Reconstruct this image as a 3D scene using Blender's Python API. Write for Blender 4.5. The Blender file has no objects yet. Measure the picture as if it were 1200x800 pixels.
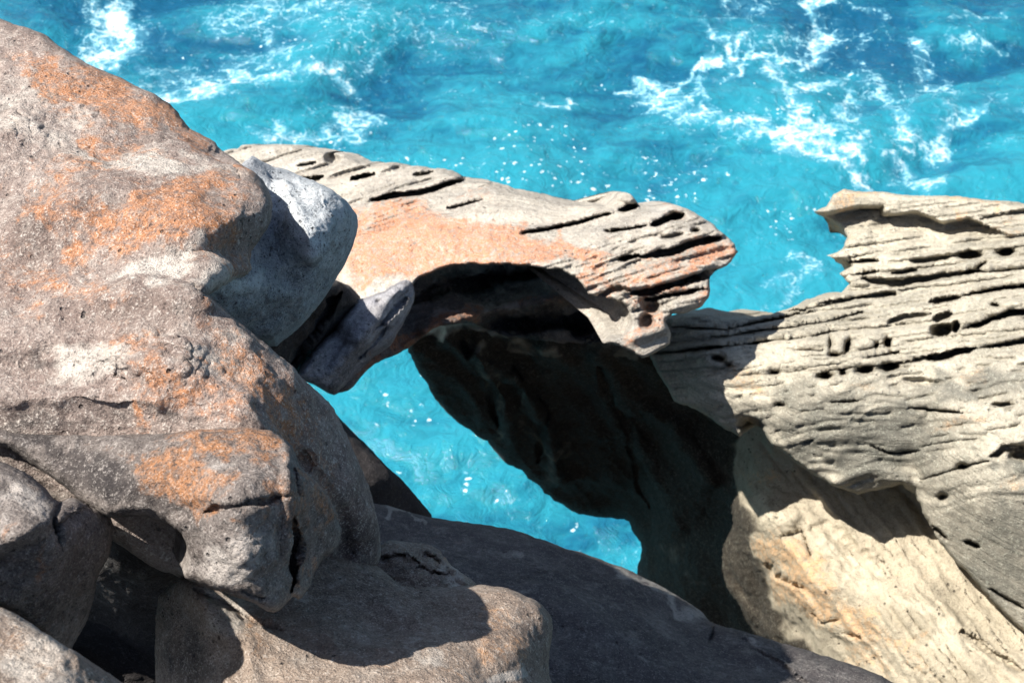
import bpy, math, random
import numpy as np
from mathutils import Vector, Matrix
from mathutils.geometry import delaunay_2d_cdt

# ------------------------------------------------------------------ camera, sky, sun, exposure
S = bpy.context.scene
COL = S.collection
CAM_H = 27.0
PITCH = math.radians(42)
FPX = 1200 * 50 / 36.0
cam_d = bpy.data.cameras.new('camera')
cam_d.lens = 50; cam_d.sensor_width = 36
cam_d.clip_start = 0.05; cam_d.clip_end = 6000
cam_d.dof.use_dof = True; cam_d.dof.focus_distance = 5.2; cam_d.dof.aperture_fstop = 5.6
cam = bpy.data.objects.new('camera', cam_d); COL.objects.link(cam)
cam.location = (0, 0, CAM_H)
cam.rotation_euler = (math.pi/2 - PITCH, 0, 0)
S.camera = cam
SUN = Vector((-0.53, -0.11, 0.84)).normalized()
world = bpy.data.worlds.new('World'); S.world = world; world.use_nodes = True
wn = world.node_tree; bg = wn.nodes['Background']
sky = wn.nodes.new('ShaderNodeTexSky'); sky.sky_type = 'NISHITA'; sky.sun_disc = False
sky.sun_elevation = math.asin(SUN.z); sky.sun_rotation = math.atan2(SUN.x, SUN.y)
wn.links.new(sky.outputs[0], bg.inputs[0]); bg.inputs[1].default_value = 0.062
sd = bpy.data.lights.new('sun', 'SUN'); sd.energy = 4.8; sd.angle = math.radians(0.5); sd.color = (1.0, 0.955, 0.88)
so = bpy.data.objects.new('sun', sd); COL.objects.link(so)
so.rotation_euler = SUN.to_track_quat('Z', 'Y').to_euler(); so.location = (-8, 6, 50)
S.view_settings.view_transform = 'Standard'; S.view_settings.look = 'None'
S.view_settings.gamma = 1; S.view_settings.use_curve_mapping = False
S.view_settings.exposure = 1.08
S.render.engine = 'CYCLES'

# ------------------------------------------------------------------ numeric helpers
FW = np.array((0, math.cos(PITCH), -math.sin(PITCH)))
UP = np.array((0, math.sin(PITCH), math.cos(PITCH)))
RT = np.array((1.0, 0, 0)); CAMP = np.array((0, 0, CAM_H))

def ray(x, y):
    x = np.asarray(x, float); y = np.asarray(y, float)
    return FW + ((x-600)/FPX)[..., None]*RT - ((y-400)/FPX)[..., None]*UP

def world_pt(x, y, d):
    return CAMP + ray(x, y)*np.asarray(d, float)[..., None]

_perm = np.random.RandomState(7).permutation(256).astype(np.int64)
_perm = np.concatenate([_perm, _perm, _perm])
_g = np.random.RandomState(11).normal(size=(256, 3)); _g /= np.linalg.norm(_g, axis=1)[:, None]

def noise(x, y, z):
    x, y, z = np.broadcast_arrays(np.asarray(x, float), np.asarray(y, float), np.asarray(z, float))
    xi = np.floor(x).astype(np.int64); yi = np.floor(y).astype(np.int64); zi = np.floor(z).astype(np.int64)
    xf = x-xi; yf = y-yi; zf = z-zi
    f = lambda t: t*t*t*(t*(t*6-15)+10)
    u, v, w = f(xf), f(yf), f(zf)
    def gr(i, j, k):
        h = _perm[_perm[_perm[(xi+i) & 255] + ((yi+j) & 255)] + ((zi+k) & 255)]
        g = _g[h]
        return g[..., 0]*(xf-i) + g[..., 1]*(yf-j) + g[..., 2]*(zf-k)
    L = lambda a, b, t: a+(b-a)*t
    x00 = L(gr(0,0,0), gr(1,0,0), u); x10 = L(gr(0,1,0), gr(1,1,0), u)
    x01 = L(gr(0,0,1), gr(1,0,1), u); x11 = L(gr(0,1,1), gr(1,1,1), u)
    return L(L(x00, x10, v), L(x01, x11, v), w)*1.5

def fbm(P, sc, octv=4, gain=.5, seed=0.0, ridged=False):
    s = 0; a = 1; f = sc
    for k in range(octv):
        n = noise(P[:, 0]*f+seed+k*17.3, P[:, 1]*f+seed*1.7, P[:, 2]*f-seed)
        if ridged: n = 0.5-np.abs(n)*1.6
        s = s+a*n; a *= gain; f *= 2.03
    return s

def seg_dist(px, py, pts, closed=False):
    """distance to polyline, and parameter 0..1 along it, and signed side"""
    pts = np.array(pts, float)
    A = pts if closed else pts[:-1]
    B = np.roll(pts, -1, 0) if closed else pts[1:]
    n = len(A); best = np.full(px.shape, 1e9); par = np.zeros(px.shape); side = np.zeros(px.shape)
    for i in range(n):
        ax, ay = A[i]; bx, by = B[i]; dx, dy = bx-ax, by-ay; L2 = dx*dx+dy*dy+1e-9
        t = np.clip(((px-ax)*dx+(py-ay)*dy)/L2, 0, 1)
        d = np.hypot(px-ax-t*dx, py-ay-t*dy)
        m = d < best
        best = np.where(m, d, best); par = np.where(m, (i+t)/n, par)
        side = np.where(m, np.sign(dx*(py-ay)-dy*(px-ax)), side)
    return best, par, side

def inside(px, py, poly):
    poly = np.array(poly, float); c = np.zeros(px.shape, bool)
    x0, y0 = poly[:, 0], poly[:, 1]; x1, y1 = np.roll(x0, -1), np.roll(y0, -1)
    for a, b, e, f in zip(x0, y0, x1, y1):
        if b == f: continue
        c ^= ((b > py) != (f > py)) & (px < (e-a)*(py-b)/(f-b)+a)
    return c

def smooth_poly(pts, step, jag, seed, corner=1):
    """Catmull-like corner cutting, resample, add small jaggedness"""
    p = np.array(pts, float)
    for _ in range(corner):
        q = np.roll(p, -1, 0)
        p = np.stack([p*.8+q*.2, p*.2+q*.8], 1).reshape(-1, 2)
    q = np.roll(p, -1, 0); L = np.linalg.norm(q-p, axis=1); cum = np.concatenate([[0], np.cumsum(L)])
    n = max(8, int(cum[-1]/step)); t = np.arange(n)*cum[-1]/n
    pp = np.concatenate([p, p[:1]]); x = np.interp(t, cum, pp[:, 0]); y = np.interp(t, cum, pp[:, 1])
    if jag:
        z0 = np.zeros_like(x)
        nx = noise(x/14, y/14, z0+seed)+.6*noise(x/5, y/5, z0+seed+3)+1.6*noise(x/40, y/40, z0+seed)
        ny = noise(x/14, y/14, z0+seed+9)+.6*noise(x/5, y/5, z0+seed+13)+1.6*noise(x/40, y/40, z0+seed+5)
        x = x+nx*jag; y = y+ny*jag
    return np.stack([x, y], 1)

def tps(ctrl, x, y):
    c = np.array(ctrl, float); X = c[:, :2]/200; w = 1/c[:, 2]; n = len(c)
    def U(r2): return r2*np.log(r2+1e-12)
    K = U(((X[:, None]-X[None])**2).sum(-1)) + np.eye(n)*0.004
    P = np.concatenate([np.ones((n, 1)), X], 1)
    A = np.block([[K, P], [P.T, np.zeros((3, 3))]])
    sol = np.linalg.solve(A, np.concatenate([w, [0, 0, 0]]))
    q = np.stack([x, y], -1)/200; r = np.zeros(len(q))
    for i in range(n): r += sol[i]*U(((q-X[i])**2).sum(-1))
    r += sol[n]+q@sol[n+1:]
    return 1/r

def sstep(a, b, v):
    t = np.clip((v-a)/(b-a), 0, 1); return t*t*(3-2*t)

def blobs(x, y, L, wob=True):
    m = np.zeros(x.shape)
    if wob:
        x = x+noise(x/35, y/35, 1.5)*26+noise(x/12, y/12, 4.5)*9
        y = y+noise(x/35, y/35, 7.5)*26+noise(x/12, y/12, 9.5)*9
    for b in L:
        if b[0] == 'poly':
            d, _, _ = seg_dist(x, y, b[1], True); m = np.maximum(m, b[3]*sstep(-b[2], b[2], np.where(inside(x, y, b[1]), d, -d)))
        elif isinstance(b[0], (list, tuple)):                    # stroke: (pts, width, strength)
            d, _, _ = seg_dist(x, y, b[0]); m = np.maximum(m, b[2]*np.exp(-(d/b[1])**2))
        else:                                                  # ellipse: cx, cy, rx, ry, angle, strength
            cx, cy, rx, ry, an, st = b; c, s = math.cos(math.radians(an)), math.sin(math.radians(an))
            u = ((x-cx)*c+(y-cy)*s)/rx; v = (-(x-cx)*s+(y-cy)*c)/ry
            m = np.maximum(m, st*np.exp(-(u*u+v*v)**1.5))
    return m

# features in the outline's own drawing units (x right, y down), depth in metres (+ away)
def groove(pts, w, dep, lip=0.0):
    def f(x, y):
        xw = x+noise(x/26, y/26, dep*7)*w*.5; yw = y+noise(x/30, y/18, 5.1)*w*.5+noise(x/9, y/9, 2.1)*w*.22
        d, t, s = seg_dist(xw, yw, pts)
        tap = np.clip(np.minimum(t, 1-t)*5+.25, 0, 1)
        up = s < 0
        dd = np.where(up, d*1.7, d)
        return dep*(1-sstep(w*.45*tap, w*tap+.8, dd)) - lip*np.exp(-((d-w*1.3)/(w*.7))**2)*up
    return f
def ridge(pts, w, h):
    def f(x, y):
        d, t, s = seg_dist(x, y, pts); return -h*np.exp(-(d/w)**2)
    return f
def step(pts, w, h, reach=80):
    """surface on the +side of the directed line is pushed back by h, fading over reach"""
    def f(x, y):
        d, t, s = seg_dist(x, y, pts); sd_ = d*s
        return h*sstep(-w, w, sd_)*np.exp(-(np.clip(d, 0, None)/reach)**2)
    return f
def dent(cx, cy, rx, ry, an, dep, sharp=2.0):
    c, s = math.cos(math.radians(an)), math.sin(math.radians(an))
    def f(x, y):
        xw = x+noise(x/8, y/8, cx)*rx*.25; yw = y+noise(x/8, y/8, cy)*ry*.35
        u = ((xw-cx)*c+(yw-cy)*s)/rx; v = (-(xw-cx)*s+(yw-cy)*c)/ry
        return dep*np.exp(-(u*u+v*v)**sharp)
    return f
def strata(slope, per, amp, y0, y1, lenx=110, x0=-1e9, x1=1e9, seed=0.):
    def f(x, y):
        v = y+slope*(x-900)+noise(x/70, y/50, seed+2)*per*.8
        n = noise(x/lenx, v/per, seed)+.55*noise(x/(lenx*.5), v/per*2.3, seed+6)+.3*noise(x/(lenx*.22), v/per*4.1, seed+9)
        n = np.sign(n)*np.abs(n)**.6
        m = sstep(y0-14, y0+14, v)*(1-sstep(y1-14, y1+14, v))*sstep(x0-20, x0+20, x)*(1-sstep(x1-20, x1+20, x))
        return amp*n*m
    return f

def saw(slope, per, amp, y0, y1, lenx=200, x0=-1e9, x1=1e9, seed=0., thr=-.15):
    def f(x, y):
        v = y+slope*(x-900)+noise(x/lenx, y/60, seed)*per*.9+noise(x/40, y/25, seed+2)*per*.15
        ph = v/per; k = np.floor(ph); fr = ph-k
        a = sstep(thr, thr+.35, noise(x/(lenx*.5), k*.77, seed+5)+.5*noise(x/(lenx*.15), k*1.77, seed+7))
        prof = (1-fr)**1.3*sstep(0, .14, fr)                         # set back under each lip, coming forward to the next
        m = sstep(y0-10, y0+10, v)*(1-sstep(y1-10, y1+10, v))*sstep(x0-20, x0+20, x)*(1-sstep(x1-20, x1+20, x))
        return amp*prof*a*m
    return f

# ------------------------------------------------------------------ materials
class NT:
    def __init__(s, name):
        s.m = bpy.data.materials.new(name); s.m.use_nodes = True; s.t = s.m.node_tree; s.n = s.t.nodes; s.l = s.t.links
        s.b = s.n['Principled BSDF']
        s.co = s.n.new('ShaderNodeTexCoord').outputs['Object']
    def lk(s, a, b): s.l.new(a, b)
    def val(s, v, sock):
        if hasattr(v, 'links') or isinstance(v, bpy.types.NodeSocket): s.lk(v, sock)
        else: sock.default_value = v
    def noise(s, sc, det=4, rough=.55, dist=0, vec=None, out='Fac'):
        n = s.n.new('ShaderNodeTexNoise'); n.inputs['Scale'].default_value = sc; n.inputs['Detail'].default_value = det
        n.inputs['Roughness'].default_value = rough; n.inputs['Distortion'].default_value = dist
        s.lk(vec or s.co, n.inputs['Vector']); return n.outputs[out]
    def voro(s, sc, feat='F1', vec=None, rnd=1):
        n = s.n.new('ShaderNodeTexVoronoi'); n.feature = feat; n.inputs['Scale'].default_value = sc
        n.inputs['Randomness'].default_value = rnd
        s.lk(vec or s.co, n.inputs['Vector']); return n.outputs['Distance']
    def math(s, op, a, b=0.0, clamp=False):
        n = s.n.new('ShaderNodeMath'); n.operation = op; n.use_clamp = clamp; s.val(a, n.inputs[0]); s.val(b, n.inputs[1]); return n.outputs[0]
    def ramp(s, v, a, b, lo=0.0, hi=1.0):
        n = s.n.new('ShaderNodeMapRange'); n.interpolation_type = 'SMOOTHSTEP'
        s.val(v, n.inputs[0]); n.inputs[1].default_value = a; n.inputs[2].default_value = b
        n.inputs[3].default_value = lo; n.inputs[4].default_value = hi; return n.outputs[0]
    def mix(s, f, a, b):
        n = s.n.new('ShaderNodeMix'); n.data_type = 'RGBA'
        s.val(f, n.inputs[0])
        for v, k in ((a, 6), (b, 7)):
            if isinstance(v, tuple): n.inputs[k].default_value = (*v[:3], 1)
            else: s.lk(v, n.inputs[k])
        return n.outputs[2]
    def attr(s, name):
        n = s.n.new('ShaderNodeAttribute'); n.attribute_name = name; return n.outputs['Fac']
    def mapping(s, scale, rot=(0, 0, 0)):
        n = s.n.new('ShaderNodeMapping'); n.inputs['Scale'].default_value = scale; n.inputs['Rotation'].default_value = rot
        s.lk(s.co, n.inputs[0]); return n.outputs[0]
    def bump(s, h, st, dist, nrm=None):
        n = s.n.new('ShaderNodeBump'); n.inputs['Strength'].default_value = st; n.inputs['Distance'].default_value = dist
        s.lk(h, n.inputs['Height'])
        if nrm: s.lk(nrm, n.inputs['Normal'])
        return n.outputs[0]

def rock_mat(name, c1, c2, pale=(.48, .44, .38), orange=(.42, .17, .06), dark=(.035, .03, .03),
             sc=1.0, grain=.5, speck=.5, lich=0.0, fine=1.0, strat=None, bump=1.0, mott=.4, bed=None):
    t = NT(name)
    big = t.noise(1.6*sc, 5, .6, .3); med = t.noise(7*sc, 6, .62, .4); fin = t.noise(38*sc*fine, 5, .7); gr = t.noise(130*sc*fine, 3, .7)
    col = t.mix(t.ramp(big, .35, .65), c1, c2)
    col = t.mix(t.math('MULTIPLY', t.ramp(med, .45, .7), .6), col, t.mix(.5, pale, c1))
    pa = t.math('ADD', t.attr('pale'), t.math('MULTIPLY', t.math('SUBTRACT', med, .5), 1.7))
    pa = t.math('MULTIPLY', t.ramp(pa, .15, .75), t.ramp(fin, .2, .55, .55, 1))
    col = t.mix(pa, col, pale)
    if strat:
        s1 = t.noise(1.0, 5, .7, .2, t.mapping(strat[0], strat[1]))
        col = t.mix(t.ramp(s1, .35, .7, 0, .75), col, strat[2])
    mo = t.noise(4.3*sc, 7, .72, .6, None); col = t.mix(t.math('MULTIPLY', t.ramp(mo, .5, .66), mott), col, tuple(v*.42 for v in c1))
    mo2 = t.noise(11*sc, 6, .75, .3); col = t.mix(t.math('MULTIPLY', t.ramp(mo2, .53, .68), mott), col, pale)
    o2 = t.noise(3.1*sc, 5, .65, .8); o3 = t.noise(24*sc, 5, .7, .5)
    oa = t.math('ADD', t.math('MULTIPLY', t.attr('orange'), .62), t.math('MULTIPLY', o2, .7))
    oa = t.math('ADD', oa, t.math('MULTIPLY', t.math('SUBTRACT', o3, .5), 1.1))
    oa = t.math('ADD', oa, lich)
    om = t.math('MULTIPLY', t.ramp(oa, .5, .95), t.ramp(t.math('ADD', t.math('MULTIPLY', fin, .6), t.math('MULTIPLY', o3, .4)), .38, .56, .12, 1))
    ocol = t.mix(t.ramp(o3, .35, .65), orange, tuple(min(1, v*1.15+.035) for v in orange))
    col = t.mix(t.math('MULTIPLY', om, .86), col, ocol)
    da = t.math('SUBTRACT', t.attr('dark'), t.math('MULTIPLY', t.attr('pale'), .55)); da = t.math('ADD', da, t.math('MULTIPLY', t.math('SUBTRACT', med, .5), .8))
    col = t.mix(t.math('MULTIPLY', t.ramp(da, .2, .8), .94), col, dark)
    # grains: dark pits and pale crystals
    g = t.math('ADD', t.math('MULTIPLY', fin, .4), t.math('MULTIPLY', gr, .6))
    col = t.mix(t.ramp(g, .48, .38, 0, grain), col, dark)
    col = t.mix(t.ramp(g, .52, .62, 0, speck), col, tuple(min(.8, v*1.35+.05) for v in pale))
    pit = t.voro(22*sc*fine); pm = t.math('MULTIPLY', t.ramp(pit, .2, .08), t.ramp(t.noise(4*sc, 3), .5, .62))
    col = t.mix(t.math('MULTIPLY', pm, .7), col, dark)
    t.lk(col, t.b.inputs['Base Color'])
    t.b.inputs['Roughness'].default_value = .88; t.b.inputs['Specular IOR Level'].default_value = .25
    h = t.math('ADD', t.math('MULTIPLY', fin, 1.0), t.math('MULTIPLY', gr, .7))
    h = t.math('SUBTRACT', h, t.math('MULTIPLY', pm, 1.2))
    b1 = t.bump(med, .5*bump, .05/sc)
    if strat: b1 = t.bump(s1, .7, .06/sc, b1)
    b2 = t.bump(h, 1.0*bump, .016/(sc*fine), b1)
    t.lk(b2, t.b.inputs['Normal'])
    return t.m

# ------------------------------------------------------------------ rock builder
def tag(o, label=None, cat=None, group=None, kind=None):
    if label: o['label'] = label
    if cat: o['category'] = cat
    if group: o['group'] = group
    if kind: o['kind'] = kind
    return o

def rock(name, outline, ctrl, mat, sp=2.6, rnd=(14, .12), thick=.8, feats=(), amp=.02, nsc=3.0, jag=1.2,
         orange=(), pale=(), dark=(), seed=0.0, shrink=.72, push=(0, 0, -.25), parent=None, corner=1, fine_amp=.004):
    rim = smooth_poly(outline, sp, jag, seed+.37, corner)
    x0, y0 = rim.min(0); x1, y1 = rim.max(0)
    rs = np.random.RandomState(int(seed*10)+3)
    gx, gy = np.meshgrid(np.arange(x0, x1, sp), np.arange(y0, y1, sp*.88))
    gx = gx+(np.arange(gx.shape[0]) % 2)[:, None]*sp*.5
    gx = gx.ravel()+rs.uniform(-.18, .18, gx.size)*sp; gy = gy.ravel()+rs.uniform(-.18, .18, gy.size)*sp
    k = inside(gx, gy, rim); gx, gy = gx[k], gy[k]
    dd, _, _ = seg_dist(gx, gy, rim, True); k = dd > sp*.55; gx, gy = gx[k], gy[k]
    V2 = [Vector((a, b)) for a, b in np.concatenate([rim, np.stack([gx, gy], 1)])]
    n = len(rim)
    vo, _, fo, vorig, _, _ = delaunay_2d_cdt(V2, [], [list(range(n))], 1, 1e-5)
    xy = np.array([tuple(v) for v in vo]); x, y = xy[:, 0], xy[:, 1]
    d = tps(ctrl, x, y)
    dr, _, _ = seg_dist(x, y, rim, True)
    t = np.clip(dr/rnd[0], 0, 1); d = d+rnd[1]*(1-np.sqrt(np.clip(1-(1-t)**2, 0, 1)))
    for f in feats: d = d+f(x, y)
    P = world_pt(x, y, d)
    F = np.array([tuple(f) for f in fo if len(f) == 3])
    # orient towards the camera
    nn = np.cross(P[F[:, 1]]-P[F[:, 0]], P[F[:, 2]]-P[F[:, 0]])
    flip = (nn*(CAMP-P[F[:, 0]])).sum(1) < 0; F[flip] = F[flip][:, ::-1]
    nn[flip] *= -1
    VN = np.zeros_like(P)
    for c in range(3): np.add.at(VN, F[:, c], nn)
    VN /= np.linalg.norm(VN, axis=1)[:, None]+1e-12
    edge = sstep(0, 12, dr)*.75+.25
    disp = amp*fbm(P, nsc, 4, .5, seed+3.3)+fine_amp*fbm(P, nsc*9, 3, .6, seed+8.1)+amp*.6*np.clip(fbm(P, nsc*.8, 3, .5, seed+20, True), -1, .3)
    P = P+VN*(disp*edge)[:, None]
    # find rim order (boundary loop)
    E = {}
    for a, b, c in F:
        for u, v in ((a, b), (b, c), (c, a)):
            if (v, u) in E: del E[(v, u)]
            else: E[(u, v)] = 1
    nxt = {u: v for u, v in E}
    start = next(iter(nxt)); loop = [start]; v = nxt[start]
    while v != start and len(loop) < len(nxt)+2:
        loop.append(v); v = nxt[v]
    loop = np.array(loop)
    # body behind the visible face: rings going back and down, drawn in towards the middle
    cen = P[loop].mean(0); dirv = cen-CAMP; dirv /= np.linalg.norm(dirv); dirv = dirv+np.array(push)
    verts = [P]; faces = [tuple(f) for f in F]; prev = loop; base = len(P)
    rings = 5; Lp = P[loop]
    for r in range(1, rings+1):
        q = r/rings
        R = Lp+dirv*thick*q
        c2 = cen+dirv*thick*q
        R = c2+(R-c2)*(1-(1-shrink)*q**1.5)
        R = R+(noise(R[:, 0]*2, R[:, 1]*2, R[:, 2]*2+seed)*.08*thick)[:, None]*np.array((.3, .5, .3))
        verts.append(R); cur = np.arange(base, base+len(loop)); base += len(loop)
        for i in range(len(loop)):
            j = (i+1) % len(loop); faces.append((prev[j], prev[i], cur[i], cur[j]))
        prev = cur
    verts.append((cen+dirv*thick*1.08)[None]); ci = base
    for i in range(len(loop)):
        j = (i+1) % len(loop); faces.append((prev[j], prev[i], ci))
    V = np.concatenate(verts)
    org = np.array((V[:, 0].mean(), V[:, 1].mean(), V[:, 2].min()))
    if parent is not None: org = np.array(parent.location)
    me = bpy.data.meshes.new(name); me.from_pydata((V-org).tolist(), [], [tuple(int(i) for i in f) for f in faces]); me.update()
    me.polygons.foreach_set('use_smooth', [True]*len(me.polygons))
    nb = len(V)-len(x)
    for an, L in (('orange', orange), ('pale', pale), ('dark', dark)):
        at = me.attributes.new(an, 'FLOAT', 'POINT')
        a = blobs(x, y, L) if L else np.zeros(len(x))
        bk = a[loop] if L else np.zeros(len(loop))
        a = np.concatenate([a]+[bk]*rings+[[0]])
        at.data.foreach_set('value', a.astype(np.float32))
    me.materials.append(mat)
    o = bpy.data.objects.new(name, me); COL.objects.link(o)
    if parent is not None: o.parent = parent
    else: o.location = org
    return o

def near(c, f): return [(a, b, d*f) for a, b, d in c]

def empty(name, x, y, d):
    o = bpy.data.objects.new(name, None); COL.objects.link(o); o.location = Vector(world_pt(x, y, d)); return o

# ------------------------------------------------------------------ rock materials
M_brown = rock_mat('warm grey boulder stone', (.225, .165, .14), (.34, .27, .235), pale=(.52, .465, .41), orange=(.40, .155, .05), grain=.6, speck=.6, sc=1.1)
M_grey = rock_mat('dark weathered boulder stone', (.135, .112, .10), (.225, .19, .17), pale=(.42, .375, .34), orange=(.34, .14, .045), grain=.8, speck=.45, sc=1.2)
M_white = rock_mat('pale salt grey stone', (.29, .305, .33), (.39, .41, .435), pale=(.53, .555, .57), orange=(.34, .22, .14), grain=.85, speck=.4, sc=1.2, lich=-.2)
M_tan = rock_mat('tan boulder stone', (.22, .165, .13), (.31, .24, .19), pale=(.50, .44, .38), orange=(.42, .22, .10), grain=.6, speck=.5, sc=1.2, lich=-.06)
M_shelf = rock_mat('lichen covered shelf sandstone', (.46, .41, .34), (.56, .50, .42), pale=(.62, .57, .50), orange=(.46, .165, .06), grain=.35, speck=.4, sc=.7, lich=-.03, bump=.8,
                   strat=((.5, 2, 26), (0, .3, 0), (.24, .22, .195)))
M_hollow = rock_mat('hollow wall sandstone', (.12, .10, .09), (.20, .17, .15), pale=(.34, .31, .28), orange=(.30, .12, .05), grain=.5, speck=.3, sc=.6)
M_drift = rock_mat('streaked purple grey stone', (.30, .29, .31), (.44, .43, .45), pale=(.66, .66, .68), strat=((2, 3, 14), (0, -.9, 0), (.13, .12, .12)), orange=(.28, .15, .09), grain=.5, speck=.4, sc=.8)
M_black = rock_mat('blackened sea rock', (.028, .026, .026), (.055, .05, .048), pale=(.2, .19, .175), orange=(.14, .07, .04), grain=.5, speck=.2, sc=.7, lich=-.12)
M_slab = rock_mat('dark brown slab stone', (.075, .066, .066), (.11, .098, .095), pale=(.30, .28, .25), orange=(.16, .085, .055), grain=.6, speck=.35, sc=.8, lich=-.12)
M_cliff = rock_mat('layered yellow sandstone', (.42, .375, .295), (.54, .485, .385), pale=(.64, .575, .45), orange=(.54, .33, .17), dark=(.15, .145, .12), grain=.5, speck=.35, sc=.6, lich=-.06, bump=.8,
                   strat=((.4, 1.5, 24), (0, .12, 0), (.27, .25, .20)))
M_belly = M_cliff

# ------------------------------------------------------------------ layered cliff on the right
cliff = empty('layered_cliff', 1000, 700, 14.5)
tag(cliff, 'pale layered sandstone cliff on the right with pitted ledges and an overhang', 'cliff')
ledge_outline = [(770,372),(800,366),(850,374),(890,369),(925,362),(962,351),(985,345),(996,333),(984,322),(998,312),(986,304),(968,302),(988,292),(994,277),(984,265),(966,256),(954,250),(970,243),(978,228),(990,222),(1040,227),(1080,230),(1130,231),(1180,237),(1260,243),
                 (1260,790),(1215,755),(1180,722),(1150,690),(1118,655),(1095,625),(1082,600),(1072,578),(1055,566),(1035,572),(1005,580),(975,568),(940,548),(905,522),(893,500),(872,492),(868,510),(850,502),(835,492),(815,480),(790,470),(760,420)]
ledge_ctrl = [(790,370,12.3),(880,372,12.4),(990,345,12.5),(960,250,13.1),(1050,228,13.2),(1200,238,13.2),(1250,242,13.2),
              (1000,265,13.15),(1100,300,12.8),(1200,300,12.6),(1000,325,12.7),(850,400,12.0),(950,400,11.95),(1050,400,11.9),(1200,380,11.8),
              (830,440,11.9),(900,450,11.75),(1000,470,11.5),(1100,470,11.4),(1200,470,11.2),(850,500,12.05),(950,520,11.65),(1000,560,11.75),(1060,560,11.65),
              (1080,610,11.65),(1150,580,11.1),(1200,620,11.0),(1120,650,11.6),(1200,735,11.4),(790,440,12.2),(1250,780,11.5),(1250,500,11.0)]
ledge_feats = [
    step([(940,252),(975,250),(1005,243),(1035,241),(1036,251),(1075,250),(1105,262),(1135,256),(1150,262)], 2.5, .34, 26), groove([(1150,256),(1180,250),(1260,243)], 2.5, .12),
    saw(.13, 12, .085, 285, 440, 340, seed=1.), saw(.13, 5.5, .045, 262, 445, 160, seed=4.), saw(.12, 9, .06, 440, 560, 90, seed=31., thr=.1),
    strata(.13, 22, .03, 440, 620, 120, seed=8.),
    groove([(1068,306),(1085,305),(1120,300)], 4, .25), dent(1136,299,14,5.5,-5,.5), dent(1179,296,11,5,-5,.5), dent(1150,311,8,3,-25,.3),
    groove([(1010,326),(1045,332),(1085,326),(1125,318),(1150,316)], 6, .28, .04), groove([(1130,319),(1165,317),(1260,308)], 3, .3, .05),
    groove([(985,306),(1030,305)], 3, .3), groove([(1000,322),(1030,318)], 2.5, .2), groove([(1045,320),(1075,316)], 3, .2),
    groove([(960,355),(1010,347),(1050,344)], 2.5, .25, .04), groove([(1090,352),(1125,348)], 4, .3), groove([(1130,346),(1165,338),(1260,330)], 4, .32, .05),
    dent(1104,387,12,6,-8,.5), dent(1121,383,4,6,0,.4), groove([(1132,384),(1160,374),(1185,366),(1270,356)], 5.5, .45, .05), dent(1166,358,5,3,0,.3),
    groove([(1095,373),(1115,368)], 5, .25), groove([(1040,378),(1060,371),(1090,368)], 3, .15),
    dent(1014,434,11,5,-6,.5), dent(1042,430,11,5,-5,.55), dent(967,441,10,5,0,.45), dent(988,438,5,4,0,.4), dent(908,436,8,5,0,.35),
    groove([(920,436),(945,433)], 2.5, .2), groove([(955,436),(1000,430),(1060,424),(1090,418)], 2.2, .25), groove([(1085,420),(1115,414),(1146,407)], 6, .5), groove([(1150,407),(1190,400),(1270,388)], 3, .35, .04),
    dent(993,407,5,9,15,.5), dent(978,416,7,4,0,.4), dent(973,403,3,8,0,.3), groove([(1005,412),(1022,406),(1032,402)], 3, .35), dent(1027,405,4,5,0,.45), dent(1040,402,5,6,10,.5),
    groove([(1010,420),(1035,415),(1055,412)], 2.5, .3), groove([(930,411),(965,410)], 2.5, .25), groove([(950,394),(985,386)], 2.5, .25),
    groove([(760,414),(830,407),(880,402),(920,396)], 3, .32, .05), groove([(790,383),(850,386),(900,375),(950,366)], 2.5, .25, .04), groove([(880,372),(950,361),(1000,352)], 2, .2), groove([(830,395),(900,386),(960,378),(1010,366)], 2.2, .22, .03),
    dent(842,420,8,4,10,.35), dent(853,427,5,3,0,.2),
    groove([(970,471),(1006,469)], 2.5, .18), groove([(1065,478),(1100,480),(1128,483)], 3, .22), dent(1080,447,22,4,5,.1), dent(914,474,7,4,10,.25), dent(1176,474,12,3,0,.2),
    groove([(1020,522),(1042,530),(1078,528)], 2, .15), groove([(1160,535),(1175,525),(1210,520)], 6, .25), dent(1195,533,12,8,0,.35), dent(1128,546,7,4,0,.25),
    groove([(1078,562),(1110,552),(1130,545),(1160,540)], 2, .12), dent(1105,582,6,5,0,.2), groove([(1095,616),(1112,632)], 3.5, .25), groove([(1130,632),(1148,640)], 3.5, .25),
    groove([(1160,690),(1200,712)], 3, .2), dent(880,497,14,9,10,.35), groove([(905,520),(930,540),(945,552)], 2.5, .12),
    ridge([(1070,580),(1068,530),(1090,490)], 16, -.07),
    ridge([(980,566),(1020,550),(1060,560)], 10, .12),
    dent(1000,340,25,6,-5,.1)]
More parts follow.
